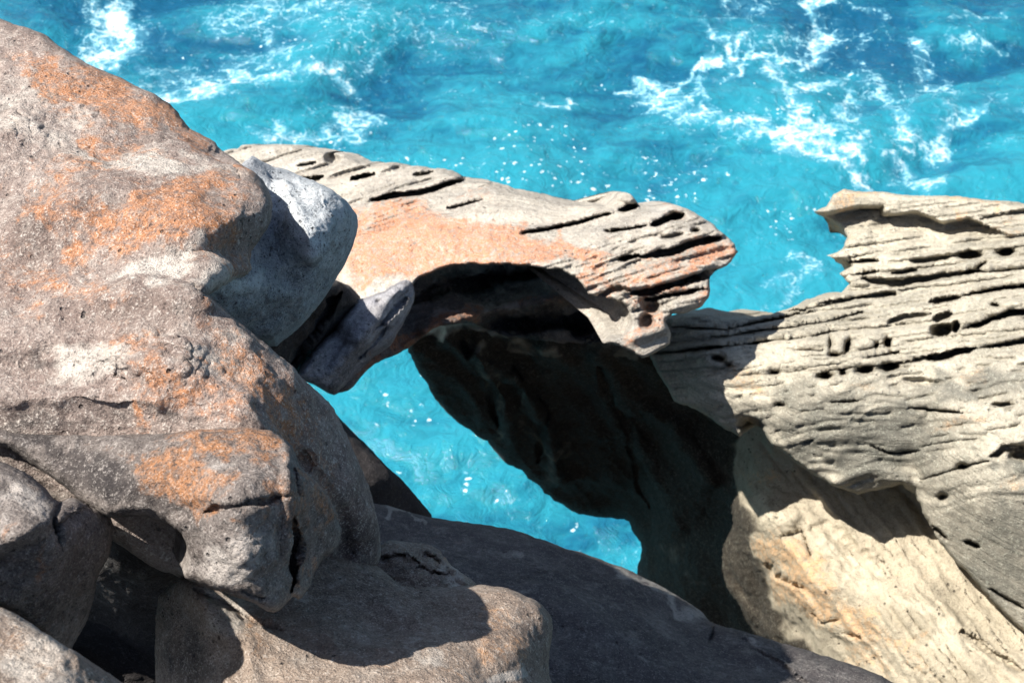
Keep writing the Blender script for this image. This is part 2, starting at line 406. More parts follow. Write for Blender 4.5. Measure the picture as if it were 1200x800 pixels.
upper = rock('overhang', ledge_outline, ledge_ctrl, M_cliff, sp=2.0, rnd=(5, .13), thick=1.6, feats=ledge_feats, amp=.022, nsc=1.0, jag=1.3, fine_amp=.004, corner=0,
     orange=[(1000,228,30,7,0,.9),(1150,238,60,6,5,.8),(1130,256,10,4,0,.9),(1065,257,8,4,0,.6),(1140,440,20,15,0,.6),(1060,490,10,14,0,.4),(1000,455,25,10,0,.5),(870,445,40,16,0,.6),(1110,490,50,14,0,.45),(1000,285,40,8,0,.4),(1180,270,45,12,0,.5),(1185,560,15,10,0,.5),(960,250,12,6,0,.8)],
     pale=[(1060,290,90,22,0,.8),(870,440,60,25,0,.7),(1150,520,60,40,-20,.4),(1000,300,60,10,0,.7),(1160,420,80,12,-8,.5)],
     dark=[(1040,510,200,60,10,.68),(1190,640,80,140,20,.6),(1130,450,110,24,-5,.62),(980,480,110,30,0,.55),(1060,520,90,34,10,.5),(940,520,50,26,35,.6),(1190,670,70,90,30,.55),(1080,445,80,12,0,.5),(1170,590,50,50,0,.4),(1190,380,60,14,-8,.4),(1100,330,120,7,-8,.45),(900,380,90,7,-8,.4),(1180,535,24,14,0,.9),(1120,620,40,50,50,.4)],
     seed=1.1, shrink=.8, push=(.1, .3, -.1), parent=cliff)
wall_outline = [(476,408),(488,392),(514,374),(545,376),(590,384),(640,392),(705,398),(760,400),(830,420),(900,480),(1000,540),(1100,560),(1260,720),(1260,840),(1000,840),(960,790),(930,760),(900,800),(850,800),(790,770),(740,715),(746,676),(750,660),(752,638),(742,626),(735,606),(700,604),(668,597),(645,584),(628,567),(604,545),(590,540),(574,518),(556,510),(532,492),(516,474),(505,458),(503,448),(494,440),(484,422)]
wall_ctrl = [(480,405,13.0),(520,378,12.7),(600,388,12.6),(700,402,12.5),(760,410,12.5),(560,500,15.6),(600,540,16.6),(650,590,17.8),(735,605,18.2),(755,665,18.4),
             (560,440,14.0),(620,480,14.8),(680,450,14.1),(700,540,16.2),(760,500,14.8),(820,450,13.2),(850,520,13.8),(800,600,15.4),(850,610,14.7),(868,700,14.9),(900,745,14.5),(810,680,16.0),
             (880,600,13.2),(930,600,12.8),(885,640,13.2),(930,700,12.9),(980,760,12.6),(1000,640,12.4),(1100,720,11.75),(1200,790,11.3),(1050,780,11.9),(940,550,13.0),(1050,600,12.5),(1150,680,12.0),(1250,740,11.7),(1250,830,11.1),(1000,550,12.9)]
wall_feats = [ridge([(530,392),(570,400),(600,400)], 12, .2), ridge([(520,400),(560,430),(590,470),(600,520)], 9, .4), ridge([(560,420),(610,450),(640,500),(655,560)], 10, .45), ridge([(700,420),(740,470),(790,500),(830,560)], 12, .3), ridge([(640,410),(700,450),(760,540),(790,620)], 12, .3),
     ridge([(500,420),(540,450),(565,490)], 8, .18), ridge([(640,440),(690,490),(720,560)], 16, .18), ridge([(780,640),(850,690),(900,740)], 14, .2),
     groove([(540,400),(575,450),(585,500)], 7, .2), groove([(600,430),(640,480),(630,540)], 7, .2), groove([(700,430),(740,500),(760,600)], 10, .18),
     ridge([(884,612),(905,602),(925,605)], 14, .18), groove([(915,628),(940,622),(950,650)], 3, .1), groove([(945,622),(970,612),(1000,640)], 8, .05),
     groove([(895,660),(915,678),(945,690)], 3, .18), groove([(950,718),(965,728),(985,724)], 3, .09), groove([(985,740),(1010,748)], 2.5, .08), groove([(1060,775),(1090,790)], 2.5, .08),
     groove([(1130,740),(1170,770),(1210,790)], 4, .12),
     ridge([(860,690),(880,720),(910,745)], 8, .12), ridge([(840,660),(870,700),(890,740)], 5, .1),
     dent(1010,660,40,20,30,.12,1)]
def diag(x, y):
    u = (x-850)*.62+(y-600)*.78; v = -(x-850)*.78+(y-600)*.62
    n = noise(u/110, v/13, 3.3)+.6*noise(u/60, v/6, 6.1)
    return .055*n
wall_feats.append(diag)
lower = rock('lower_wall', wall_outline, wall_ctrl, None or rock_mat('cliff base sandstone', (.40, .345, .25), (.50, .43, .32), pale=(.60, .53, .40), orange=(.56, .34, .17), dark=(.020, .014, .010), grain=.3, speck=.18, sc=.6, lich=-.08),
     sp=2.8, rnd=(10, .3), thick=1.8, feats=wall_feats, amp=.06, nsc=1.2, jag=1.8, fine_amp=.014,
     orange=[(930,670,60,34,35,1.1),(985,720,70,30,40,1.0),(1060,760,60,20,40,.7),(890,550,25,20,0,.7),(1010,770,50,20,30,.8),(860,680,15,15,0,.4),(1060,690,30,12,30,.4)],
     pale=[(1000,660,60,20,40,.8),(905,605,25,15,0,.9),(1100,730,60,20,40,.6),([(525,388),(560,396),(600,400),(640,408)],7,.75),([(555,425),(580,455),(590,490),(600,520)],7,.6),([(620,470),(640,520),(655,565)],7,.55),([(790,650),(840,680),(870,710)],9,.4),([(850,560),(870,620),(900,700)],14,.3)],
     dark=[([(0,0),(1,1)],1,0),('poly',[(440,380),(520,396),(640,410),(760,400),(812,425),(840,500),(870,560),(878,600),(880,640),(900,690),(936,752),(990,840),(400,840)],9,.9),(600,480,130,75,40,1.0),(700,520,110,110,0,1.0),(770,620,65,90,0,1.0),(750,450,80,60,0,.9),(800,700,50,60,0,.8),(560,420,60,30,20,.7),([(760,600),(740,500),(700,440),(620,420)],70,1.0),(650,560,60,50,0,1.0)],  # polygon paints the arch's shadow onto the dark left flank
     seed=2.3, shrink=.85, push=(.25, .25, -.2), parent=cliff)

# ------------------------------------------------------------------ rock arch with its shelf
arch = empty('rock_arch', 620, 420, 13.0)
tag(arch, 'thin overhanging sandstone shelf covered in orange lichen forming an arch over the turquoise sea', 'rock arch')
shelf_outline = [(230,196),(262,176),(285,170),(335,170),(372,178),(402,182),(424,192),(452,193),(478,198),(520,200),(545,210),(575,214),(600,224),(640,232),(676,240),(712,242),(722,231),(740,230),(747,238),(749,245),(775,245),(798,243),(815,250),(835,264),(850,275),(862,287),(866,296),(858,306),(838,318),(832,324),(832,345),(822,358),(803,366),(788,368),(780,376),(787,392),(785,404),(768,414),(752,419),(738,410),(706,400),(716,394),(732,392),(738,378),(736,360),(722,350),(702,348),(688,342),(676,326),(655,316),(628,312),(590,310),(550,309),(530,311),(506,320),(488,327),(470,345),(440,358),(405,360),(350,330),(280,260)]
shelf_ctrl = [(290,180,13.6),(400,190,13.3),(540,212,12.9),(660,238,12.6),(800,246,12.25),(860,295,12.0),(420,250,12.5),(520,260,12.3),(620,270,12.1),(700,290,11.85),
              (400,340,11.7),(480,320,11.7),(560,308,11.75),(640,312,11.65),(700,340,11.55),(760,300,11.75),(800,330,11.65),(830,340,11.75),(745,370,11.5),(760,410,11.45),(785,395,11.55),(820,300,11.85),(300,250,12.8)]
shelf_feats = [saw(.28, 12, .08, -60, 128, 240, seed=12.), saw(.30, 5, .04, -60, 135, 160, seed=15.,thr=0.0), saw(.28, 11, .08, 236, 330, 140, seed=19.), saw(.30, 5, .04, 225, 340, 100, seed=25.),
     groove([(436,233),(470,228),(505,221),(546,209)], 3.90, .5, .05), groove([(524,244),(566,234)], 2.03, .3), groove([(350,209),(378,207)], 3.90, .4), groove([(350,194),(368,191)], 2, .2), dent(390,185,8,6,0,.4),
     groove([(412,209),(438,204)], 2.73, .35), groove([(485,205),(508,201)], 2.6, .25), dent(465,197,6,2.5,0,.2), dent(476,196,5,2,0,.2),
     groove([(612,273),(640,268),(668,262),(714,250)], 2.81, .35, .05), groove([(726,246),(748,240)], 4.29, .5), dent(738,231,12,6,0,-.15), groove([(708,271),(735,268),(758,263)], 2.50, .35),
     groove([(764,263),(782,256),(800,251)], 5.46, .5), dent(792,254,10,6,0,.3), groove([(726,304),(750,298)], 3.90, .45), groove([(752,300),(785,294),(815,283),(842,277)], 5.07, .5, .06), dent(815,270,5,3,0,.25), groove([(775,279),(800,273)], 4, .12),
     groove([(740,344),(775,336),(812,326),(838,317)], 6.24, .5, .06), dent(762,357,12,8,30,.25), groove([(755,350),(785,345),(825,338)], 3.90, .3),
     groove([(700,346),(722,338),(738,340)], 4, .15), dent(758,376,8,9,20,.2), ridge([(745,395),(775,385)], 8, .1), ridge([(790,358),(828,345)], 8, .08),
     dent(545,280,70,18,5,-.06,1), step([(480,330),(560,316),(620,316),(672,328)], 4, -.02, 30)]
rock('shelf', shelf_outline, near(shelf_ctrl, .968), M_shelf, sp=2.0, rnd=(4, .08), thick=.35, feats=shelf_feats, amp=.018, nsc=1.3, jag=1.5, fine_amp=.004, corner=0,
     orange=[(500,285,130,42,8,1.3),(430,300,60,45,0,1.2),(630,290,80,24,15,1.2),(680,310,40,14,20,.8),(760,320,60,20,-15,.75),(835,305,36,18,-20,1.1),(770,345,50,14,-15,.9),(700,330,40,14,25,.9),(800,260,30,12,20,.5),(820,350,20,12,-20,.9),(745,385,12,30,20,.7),(560,225,40,10,10,.4),(700,265,30,6,-10,.3)],
     pale=[(460,345,60,14,-5,.8),(600,318,60,10,0,.7),(340,190,70,20,0,.5),(780,250,30,8,0,.6),(725,405,25,10,20,.9)],
     dark=[(770,365,18,16,0,.5),(740,345,22,8,20,.4),(800,340,40,6,-15,.4),(690,255,60,7,-12,.3),(650,262,40,6,-10,.2)],
     seed=3.7, shrink=.92, push=(0, .4, .0), parent=arch)
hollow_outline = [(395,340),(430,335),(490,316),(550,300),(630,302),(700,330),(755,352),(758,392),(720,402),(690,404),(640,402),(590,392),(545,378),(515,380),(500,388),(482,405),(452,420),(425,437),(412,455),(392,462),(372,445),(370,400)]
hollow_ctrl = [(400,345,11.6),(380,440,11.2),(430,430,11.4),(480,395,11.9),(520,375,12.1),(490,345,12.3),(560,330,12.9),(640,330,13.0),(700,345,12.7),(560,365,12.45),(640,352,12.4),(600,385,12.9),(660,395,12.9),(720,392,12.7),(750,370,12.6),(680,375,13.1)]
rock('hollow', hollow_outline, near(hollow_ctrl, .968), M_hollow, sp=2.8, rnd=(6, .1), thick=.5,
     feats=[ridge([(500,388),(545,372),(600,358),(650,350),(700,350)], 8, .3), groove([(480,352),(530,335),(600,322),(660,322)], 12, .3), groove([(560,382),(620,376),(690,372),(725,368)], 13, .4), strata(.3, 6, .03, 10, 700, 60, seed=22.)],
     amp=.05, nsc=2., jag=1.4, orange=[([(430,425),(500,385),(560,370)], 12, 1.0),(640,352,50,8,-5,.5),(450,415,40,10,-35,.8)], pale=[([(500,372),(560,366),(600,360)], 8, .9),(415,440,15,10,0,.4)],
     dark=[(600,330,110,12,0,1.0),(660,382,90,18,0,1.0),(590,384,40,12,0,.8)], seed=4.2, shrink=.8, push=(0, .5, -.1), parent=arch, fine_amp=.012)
foot_outline = [(350,432),(372,404),(392,388),(404,368),(418,352),(440,346),(458,336),(470,329),(480,330),(487,340),(487,352),(478,366),(468,382),(462,398),(448,410),(432,424),(418,440),(404,452),(388,462),(366,450),(345,445)]
rock('arch_foot', foot_outline, near([(350,440,10.6),(390,440,10.8),(420,400,10.9),(440,360,11.1),(480,335,11.3),(470,375,11.25),(450,410,11.3),(400,395,10.95),(430,430,11.35)], .968), M_drift, sp=2.2, rnd=(10, .22), thick=.5,
     feats=[ridge([(455,378),(470,362),(484,348)], 4, .09), groove([(440,385),(460,365),(476,350)], 4, .1), ridge([(395,430),(430,385),(465,340)], 9, .08), groove([(420,420),(450,385)], 4, .06), dent(444,353,5,3,0,.06)],
     amp=.03, nsc=3., jag=1.3, pale=[([(456,378),(470,362),(486,345)], 5, 1.0),(468,333,10,4,0,.9)], orange=[(430,425,30,8,-40,.5)], dark=[(400,455,20,8,-30,.5)], seed=5.1, parent=arch, fine_amp=.01)

# ------------------------------------------------------------------ rocks low in the gap
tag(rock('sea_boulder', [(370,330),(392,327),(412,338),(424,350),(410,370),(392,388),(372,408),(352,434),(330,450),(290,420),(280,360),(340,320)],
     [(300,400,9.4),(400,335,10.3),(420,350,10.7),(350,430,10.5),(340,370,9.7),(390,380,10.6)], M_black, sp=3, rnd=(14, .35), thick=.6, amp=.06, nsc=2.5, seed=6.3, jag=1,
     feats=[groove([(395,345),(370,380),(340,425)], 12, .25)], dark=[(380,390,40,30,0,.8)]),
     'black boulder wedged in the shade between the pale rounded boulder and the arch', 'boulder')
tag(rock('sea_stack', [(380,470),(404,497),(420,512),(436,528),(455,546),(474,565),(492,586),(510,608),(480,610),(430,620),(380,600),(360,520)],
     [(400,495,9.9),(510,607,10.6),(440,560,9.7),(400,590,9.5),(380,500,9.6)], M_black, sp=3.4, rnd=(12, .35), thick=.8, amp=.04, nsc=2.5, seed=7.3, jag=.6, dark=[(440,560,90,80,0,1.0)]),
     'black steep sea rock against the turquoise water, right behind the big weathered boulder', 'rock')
slab_outline = [(380,596),(436,590),(452,592),(480,600),(512,608),(560,614),(600,622),(645,636),(690,651),(735,668),(780,690),(820,715),(838,733),(880,742),(930,755),(990,775),(1040,794),(1080,825),(1080,850),(560,850),(420,760)]
slab_ctrl = [(400,605,8.5),(436,592,8.8),(510,608,8.8),(640,637,8.7),(740,670,8.6),(850,736,8.3),(1000,778,7.9),(500,660,8.0),(600,700,7.7),(700,720,7.7),(650,800,7.1),(800,780,7.6),(900,800,7.5),(1060,830,7.6),(480,740,7.4)]
tag(rock('sloping_slab', slab_outline, slab_ctrl, M_slab, sp=3.2, rnd=(16, .3), thick=1.0,
     feats=[groove([(832,750),(838,732)], 2, .12), dent(660,760,90,30,20,.06,1), groove([(860,745),(920,780),(960,810)], 3, .05), dent(930,765,14,10,0,.06), ridge([(560,650),(650,690),(760,760)], 26, .06)],
     amp=.035, nsc=2., jag=.9, pale=[([(436,594),(470,600),(495,606)], 5, 1.3),([(735,668),(790,697),(835,734)], 8, .9),(600,652,14,4,10,.5),([(845,735),(900,750)], 6, .5)], orange=[(520,628,40,10,10,.5)],  # pale strokes paint sunlight along the crest and left ledge
     seed=8.4, fine_amp=.008), 'dark brown rounded slab sloping down below the arch, with a thin crest painted pale as if sunlit', 'rock slab')
tag(rock('cracked_rock', [(440,655),(445,635),(465,632),(490,636),(512,642),(524,654),(532,665),(548,675),(560,688),(500,705),(440,700),(425,680)],
     [(440,640,5.2),(510,640,5.35),(555,685,5.0),(450,690,4.9),(490,660,5.0)], M_tan, sp=1.8, rnd=(6, .08), thick=.4,
     feats=[groove([(448,652),(478,650),(492,660)], 2, .05), groove([(500,646),(515,660)], 3, .05), ridge([(445,650),(470,646),(490,656)], 3, .05), groove([(492,662),(505,672),(530,676)], 4, .06), ridge([(510,665),(545,682)], 4, .05)],
     amp=.03, nsc=5., seed=9.2, orange=[(512,657,6,3,0,.9)], dark=[(470,668,30,12,0,.4),(500,655,12,8,0,.4)], pale=[(530,676,20,10,20,.8)], fine_amp=.008),
     'small cracked whitish rock poking out behind the flat brown boulder', 'rock')

# ------------------------------------------------------------------ near boulders
tag(rock('rounded_boulder', [(290,180),(318,196),(345,202),(375,212),(398,228),(414,246),(419,262),(416,280),(408,300),(396,322),(380,345),(362,366),(340,390),(318,404),(300,398),(270,390),(225,352),(235,310),(260,240)],
     [(320,205,5.35),(380,215,5.3),(418,265,5.6),(340,240,5.12),(380,262,4.98),(325,300,5.08),(300,330,4.9),(250,340,4.55),(275,325,4.63),(375,340,5.5),(320,400,5.45),(345,350,5.25),(260,380,5.0),(405,300,5.55),(366,300,5.02),(390,320,5.5),(325,270,5.12)], M_white, sp=2.2, rnd=(12, .16), thick=.7,
     feats=[ridge([(335,215),(352,260),(372,310),(350,370)], 9, .05), ridge([(300,335),(340,345),(372,330)], 10, .04), groove([(358,215),(374,222),(380,240)], 2, .02), dent(375,260,16,8,50,.02)], amp=.03, nsc=5., seed=10.5, jag=.8, orange=[(330,222,14,12,0,.7),(395,318,12,22,30,.5)], pale=[(275,330,34,16,-20,1.0),(360,240,60,40,20,.9),(385,280,20,40,20,.8)], dark=[(355,370,20,40,45,.25),(390,245,10,22,60,.2)], fine_amp=.004),
     'pale grey smooth rounded boulder jutting out over the gap, half in shade', 'boulder')
A_out = [(-90,0),(-40,8),(0,19),(28,30),(52,40),(72,56),(92,68),(120,82),(150,97),(180,110),(200,124),(214,140),(226,152),(250,165),(266,177),(284,192),(300,203),(312,220),(319,240),(315,262),(304,278),(294,290),(290,305),(294,318),(270,328),(240,342),(252,358),(272,374),(300,396),(330,420),(352,438),(374,458),(390,474),(402,500),(416,530),(430,565),(439,598),(446,632),(446,655),(434,672),(414,676),(395,660),(370,680),(300,690),(200,680),(80,600),(0,560),(-90,520)]
A_ctrl = [(-60,10,5.6),(0,25,5.5),(100,75,5.35),(200,130,5.25),(262,180,5.1),(310,215,4.95),(0,120,5.0),(120,170,4.85),(220,220,4.65),(285,250,4.6),(312,250,4.75),(285,305,4.6),
          (0,260,4.55),(120,270,4.45),(220,320,4.32),(0,380,4.2),(120,390,4.12),(238,345,4.22),(240,400,4.08),(330,425,4.25),(388,475,4.4),(320,470,4.05),(420,550,4.45),(445,640,4.6),(0,450,4.03),(120,470,3.95),(220,490,3.93),(300,492,3.93),(340,540,4.1),(380,560,4.2),
          (0,510,4.02),(100,540,4.0),(200,600,4.1),(400,640,4.5),(-80,300,4.5),(-80,480,4.1)]
A_feats = [step([(320,245),(300,285),(285,300),(288,330)], 5, .05, 20), ridge([(0,428),(30,420),(64,408)], 9, -.025), ridge([(105,175),(130,190)], 5, -.02),
     dent(235,347,12,8,40,.06), groove([(205,128),(222,150)], 4, .03), groove([(250,170),(285,190),(300,205)], 3, .03), groove([(270,190),(282,215)], 3, .02), step([(225,140),(262,165),(300,196),(318,230)], 4, -.03, 30),
     ridge([(30,250),(140,230),(230,260),(300,250)], 26, .05), ridge([(0,305),(90,298),(200,305),(270,300)], 14, -.03), ridge([(60,350),(160,340),(235,345)], 20, .05),
     dent(80,150,60,30,10,.05,1), dent(170,420,70,26,20,-.05,1), ridge([(300,478),(340,505),(356,545)], 9, -.03), ridge([(238,345),(300,398),(388,478)], 10, .04), dent(300,290,8,16,10,.02), dent(60,430,50,14,0,.03,1),
     ridge([(358,540),(376,560),(400,600),(408,650)], 9, -.04), ridge([(0,470),(90,462),(180,470)], 12, .03), dent(250,235,24,10,20,.025,1), dent(150,275,30,9,0,.02,1), dent(275,440,24,12,30,.02,1)]
A = tag(rock('weathered_boulder', A_out, A_ctrl, M_brown, sp=2.6, rnd=(16, .13), thick=1.6, feats=A_feats, amp=.038, nsc=2.6, jag=1.,
     orange=[(190,250,95,36,0,1.35),(150,120,140,26,18,1.1),(250,300,50,16,-20,.6),(100,200,60,20,0,.6),(290,440,60,24,40,.8),(350,500,40,40,30,.7),(130,160,80,14,20,.7),(60,240,60,20,0,.6),(80,330,90,24,10,.6),(220,455,90,34,25,.7),(230,170,50,14,35,.8),(20,300,50,20,0,.5),(110,160,28,10,0,.9),(260,195,40,10,38,.8),(40,250,40,12,0,.7),(100,80,50,10,20,.4),(100,290,28,16,0,.8),(110,335,50,14,20,.6),(30,360,22,14,0,.6),(160,480,16,20,0,1.0),(200,440,50,24,30,.75),(320,468,36,20,30,.9),(235,275,40,14,20,.8),(380,560,26,60,-20,.5),(160,395,40,14,20,.5),(240,380,14,20,-30,.6),(290,300,8,20,0,.4)],
     pale=[(170,190,80,18,10,.8),(110,420,60,22,-15,.8),(180,315,50,12,10,.8),(40,130,60,40,0,.5),(260,320,28,20,-20,1.3),(225,300,40,14,10,.6),(260,420,60,20,30,.5),(90,110,40,16,0,.5)],
     dark=[(60,500,130,34,0,.5),(200,505,120,16,0,.4),(60,540,120,20,10,.5),(230,200,50,16,30,.35),(260,215,30,20,30,.3),(120,220,60,14,0,.25),(40,425,46,10,-5,.6),(230,485,60,9,-10,.5),(285,220,20,32,30,.35),(390,580,34,90,-15,.35),(230,350,12,14,0,.4),(300,410,50,8,40,.5),(420,620,26,60,-10,.5),(0,480,60,24,0,.4),(25,175,20,8,0,.3)],
     seed=11.6, push=(-.2, .1, -.35), fine_amp=.004), 'huge warm grey boulder mottled with orange lichen, running down from the top left', 'boulder')
C_out = [(-90,470),(0,505),(60,508),(120,512),(170,510),(205,507),(250,502),(290,500),(316,504),(332,514),(344,530),(350,545),(368,562),(384,580),(396,602),(400,624),(392,645),(374,662),(362,690),(350,704),(344,697),(330,712),(318,717),(296,704),(262,694),(228,682),(214,676),(220,655),(218,628),(196,612),(160,602),(128,606),(112,596),(92,584),(72,566),(40,545),(0,520),(-90,500)]
C_ctrl = [(-60,490,3.98),(0,508,3.93),(120,514,3.90),(200,508,3.84),(320,508,3.85),(250,560,3.62),(150,570,3.72),(90,580,3.82),(300,600,3.58),(335,560,3.68),(390,600,4.0),(395,630,4.05),(350,600,3.78),(250,640,3.6),(300,680,3.62),(320,710,3.7),(355,680,3.9),(225,670,3.72),(200,600,3.72)]
tag(rock('overhanging_block', C_out, C_ctrl, M_grey, sp=2.4, rnd=(13, .10), thick=.5,
     feats=[groove([(344,600),(347,640),(342,690)], 7, .1), dent(352,672,5,16,0,-.06), ridge([(338,525),(340,600),(335,650)], 8, .05), groove([(240,600),(290,590),(335,580)], 7, .03), dent(230,600,30,12,0,.03), groove([(285,690),(310,700)], 4, .03), groove([(345,545),(348,580)], 4, .04), dent(290,655,24,18,0,-.03,1)],
     amp=.028, nsc=3.2, jag=1.,
     orange=[(205,560,60,34,20,1.1),(270,520,80,16,0,.9),(330,600,24,60,0,.5),(320,540,20,18,0,.6),(370,590,22,40,-20,.75),(290,620,22,10,0,.5),(305,650,12,8,0,.4),(355,660,14,24,0,.4),(150,545,30,12,0,.4)],
     pale=[(250,670,40,22,10,.75),(300,640,30,20,0,.4),(260,545,50,18,0,.35)], dark=[(110,560,90,24,20,.65),(200,600,60,12,10,.5),(340,640,8,50,0,.5),(60,525,60,14,10,.7)],
     seed=12.7, push=(-.1, .2, -.1), fine_amp=.004), 'dark grey blunt block with orange stains overhanging the black pit, under the huge boulder', 'boulder')
tag(rock('cloven_boulder', [(-90,520),(-40,525),(0,539),(24,550),(48,566),(68,590),(84,582),(104,588),(122,594),(132,612),(128,640),(116,672),(104,712),(92,745),(82,768),(56,750),(26,728),(0,712),(-90,690)],
     [(-60,530,3.75),(0,545,3.7),(60,580,3.68),(100,595,3.75),(128,620,3.82),(0,620,3.42),(40,620,3.42),(75,620,3.55),(30,660,3.5),(70,700,3.75),(0,690,3.5),(85,760,3.95),(100,700,3.95),(-60,640,3.4)], M_grey, sp=2.2, rnd=(12, .12), thick=.5,
     feats=[groove([(70,588),(62,612),(70,640)], 6, .06), step([(0,650),(25,634),(60,615)], 8, .06, 40)], amp=.025, nsc=3.5, seed=13.2, jag=.9,
     pale=[(30,590,40,20,10,.6),(80,730,20,40,20,.6),(0,610,30,20,0,.4)], orange=[(50,660,20,24,0,.5),(0,625,20,12,0,.4)], dark=[(60,650,40,30,0,.35)], fine_amp=.004),
     'grey split boulder at the left edge below the huge boulder, its right side in shade', 'boulder')
tag(rock('tilted_slab', [(-90,680),(0,709),(30,726),(60,745),(92,766),(120,785),(142,798),(200,860),(-90,860)],
     [(-60,690,3.3),(0,712,3.25),(140,800,3.2),(60,790,3.0),(0,850,2.85),(180,855,3.1)], M_tan, sp=2.4, rnd=(10, .1), thick=.4, amp=.015, nsc=4, seed=14.4, jag=.7,
     pale=[(40,770,60,40,30,.7)], orange=[(10,745,30,8,20,.5),(60,780,40,8,20,.4)], fine_amp=.003), 'pale tan slab in the bottom left corner of the rocks', 'rock slab')
F_out = [(186,700),(200,684),(216,676),(260,670),(320,660),(380,640),(430,655),(448,668),(478,690),(520,688),(560,684),(590,686),(612,694),(636,708),(647,728),(646,755),(642,780),(652,820),(650,860),(180,860),(180,760)]
F_ctrl = [(190,700,4.3),(220,682,4.15),(300,700,4.2),(440,670,4.6),(560,686,4.6),(640,720,4.55),(645,780,4.5),(280,760,4.0),(400,740,4.12),(520,730,4.25),(600,760,4.25),(300,840,3.75),(450,820,3.8),(600,840,4.0),(200,800,4.25),(240,760,4.05),(220,840,4.1)]
tag(rock('flat_boulder', F_out, F_ctrl, M_tan, sp=2.4, rnd=(14, .1), thick=.6, feats=[dent(505,725,30,16,0,.02,1), groove([(230,690),(300,730),(330,740)], 6, .03), ridge([(230,700),(290,760),(300,840)], 14, .05)], amp=.02, nsc=3.5, seed=15.8, jag=1.1,
     orange=[(590,735,30,40,-20,.7),(300,740,14,14,0,.7),(530,790,40,20,0,.5),(450,760,40,12,0,.4),(330,760,14,8,0,.4)], pale=[(500,775,24,12,0,.6),(260,720,40,14,35,.9),(600,790,20,16,0,.9),(350,690,60,30,-20,.4)], dark=[(220,780,40,60,0,.55),(430,690,60,20,0,.3)], fine_amp=.003),
     'flat brownish boulder at the bottom with a scalloped shadow across it', 'boulder')
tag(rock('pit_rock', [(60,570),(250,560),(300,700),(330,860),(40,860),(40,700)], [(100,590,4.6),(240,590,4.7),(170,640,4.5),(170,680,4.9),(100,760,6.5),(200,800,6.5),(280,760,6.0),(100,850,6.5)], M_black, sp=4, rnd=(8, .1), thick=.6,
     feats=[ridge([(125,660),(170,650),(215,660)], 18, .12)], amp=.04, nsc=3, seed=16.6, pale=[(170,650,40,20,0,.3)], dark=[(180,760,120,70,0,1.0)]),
     'black rock deep in the pit between the boulders at lower left', 'rock')

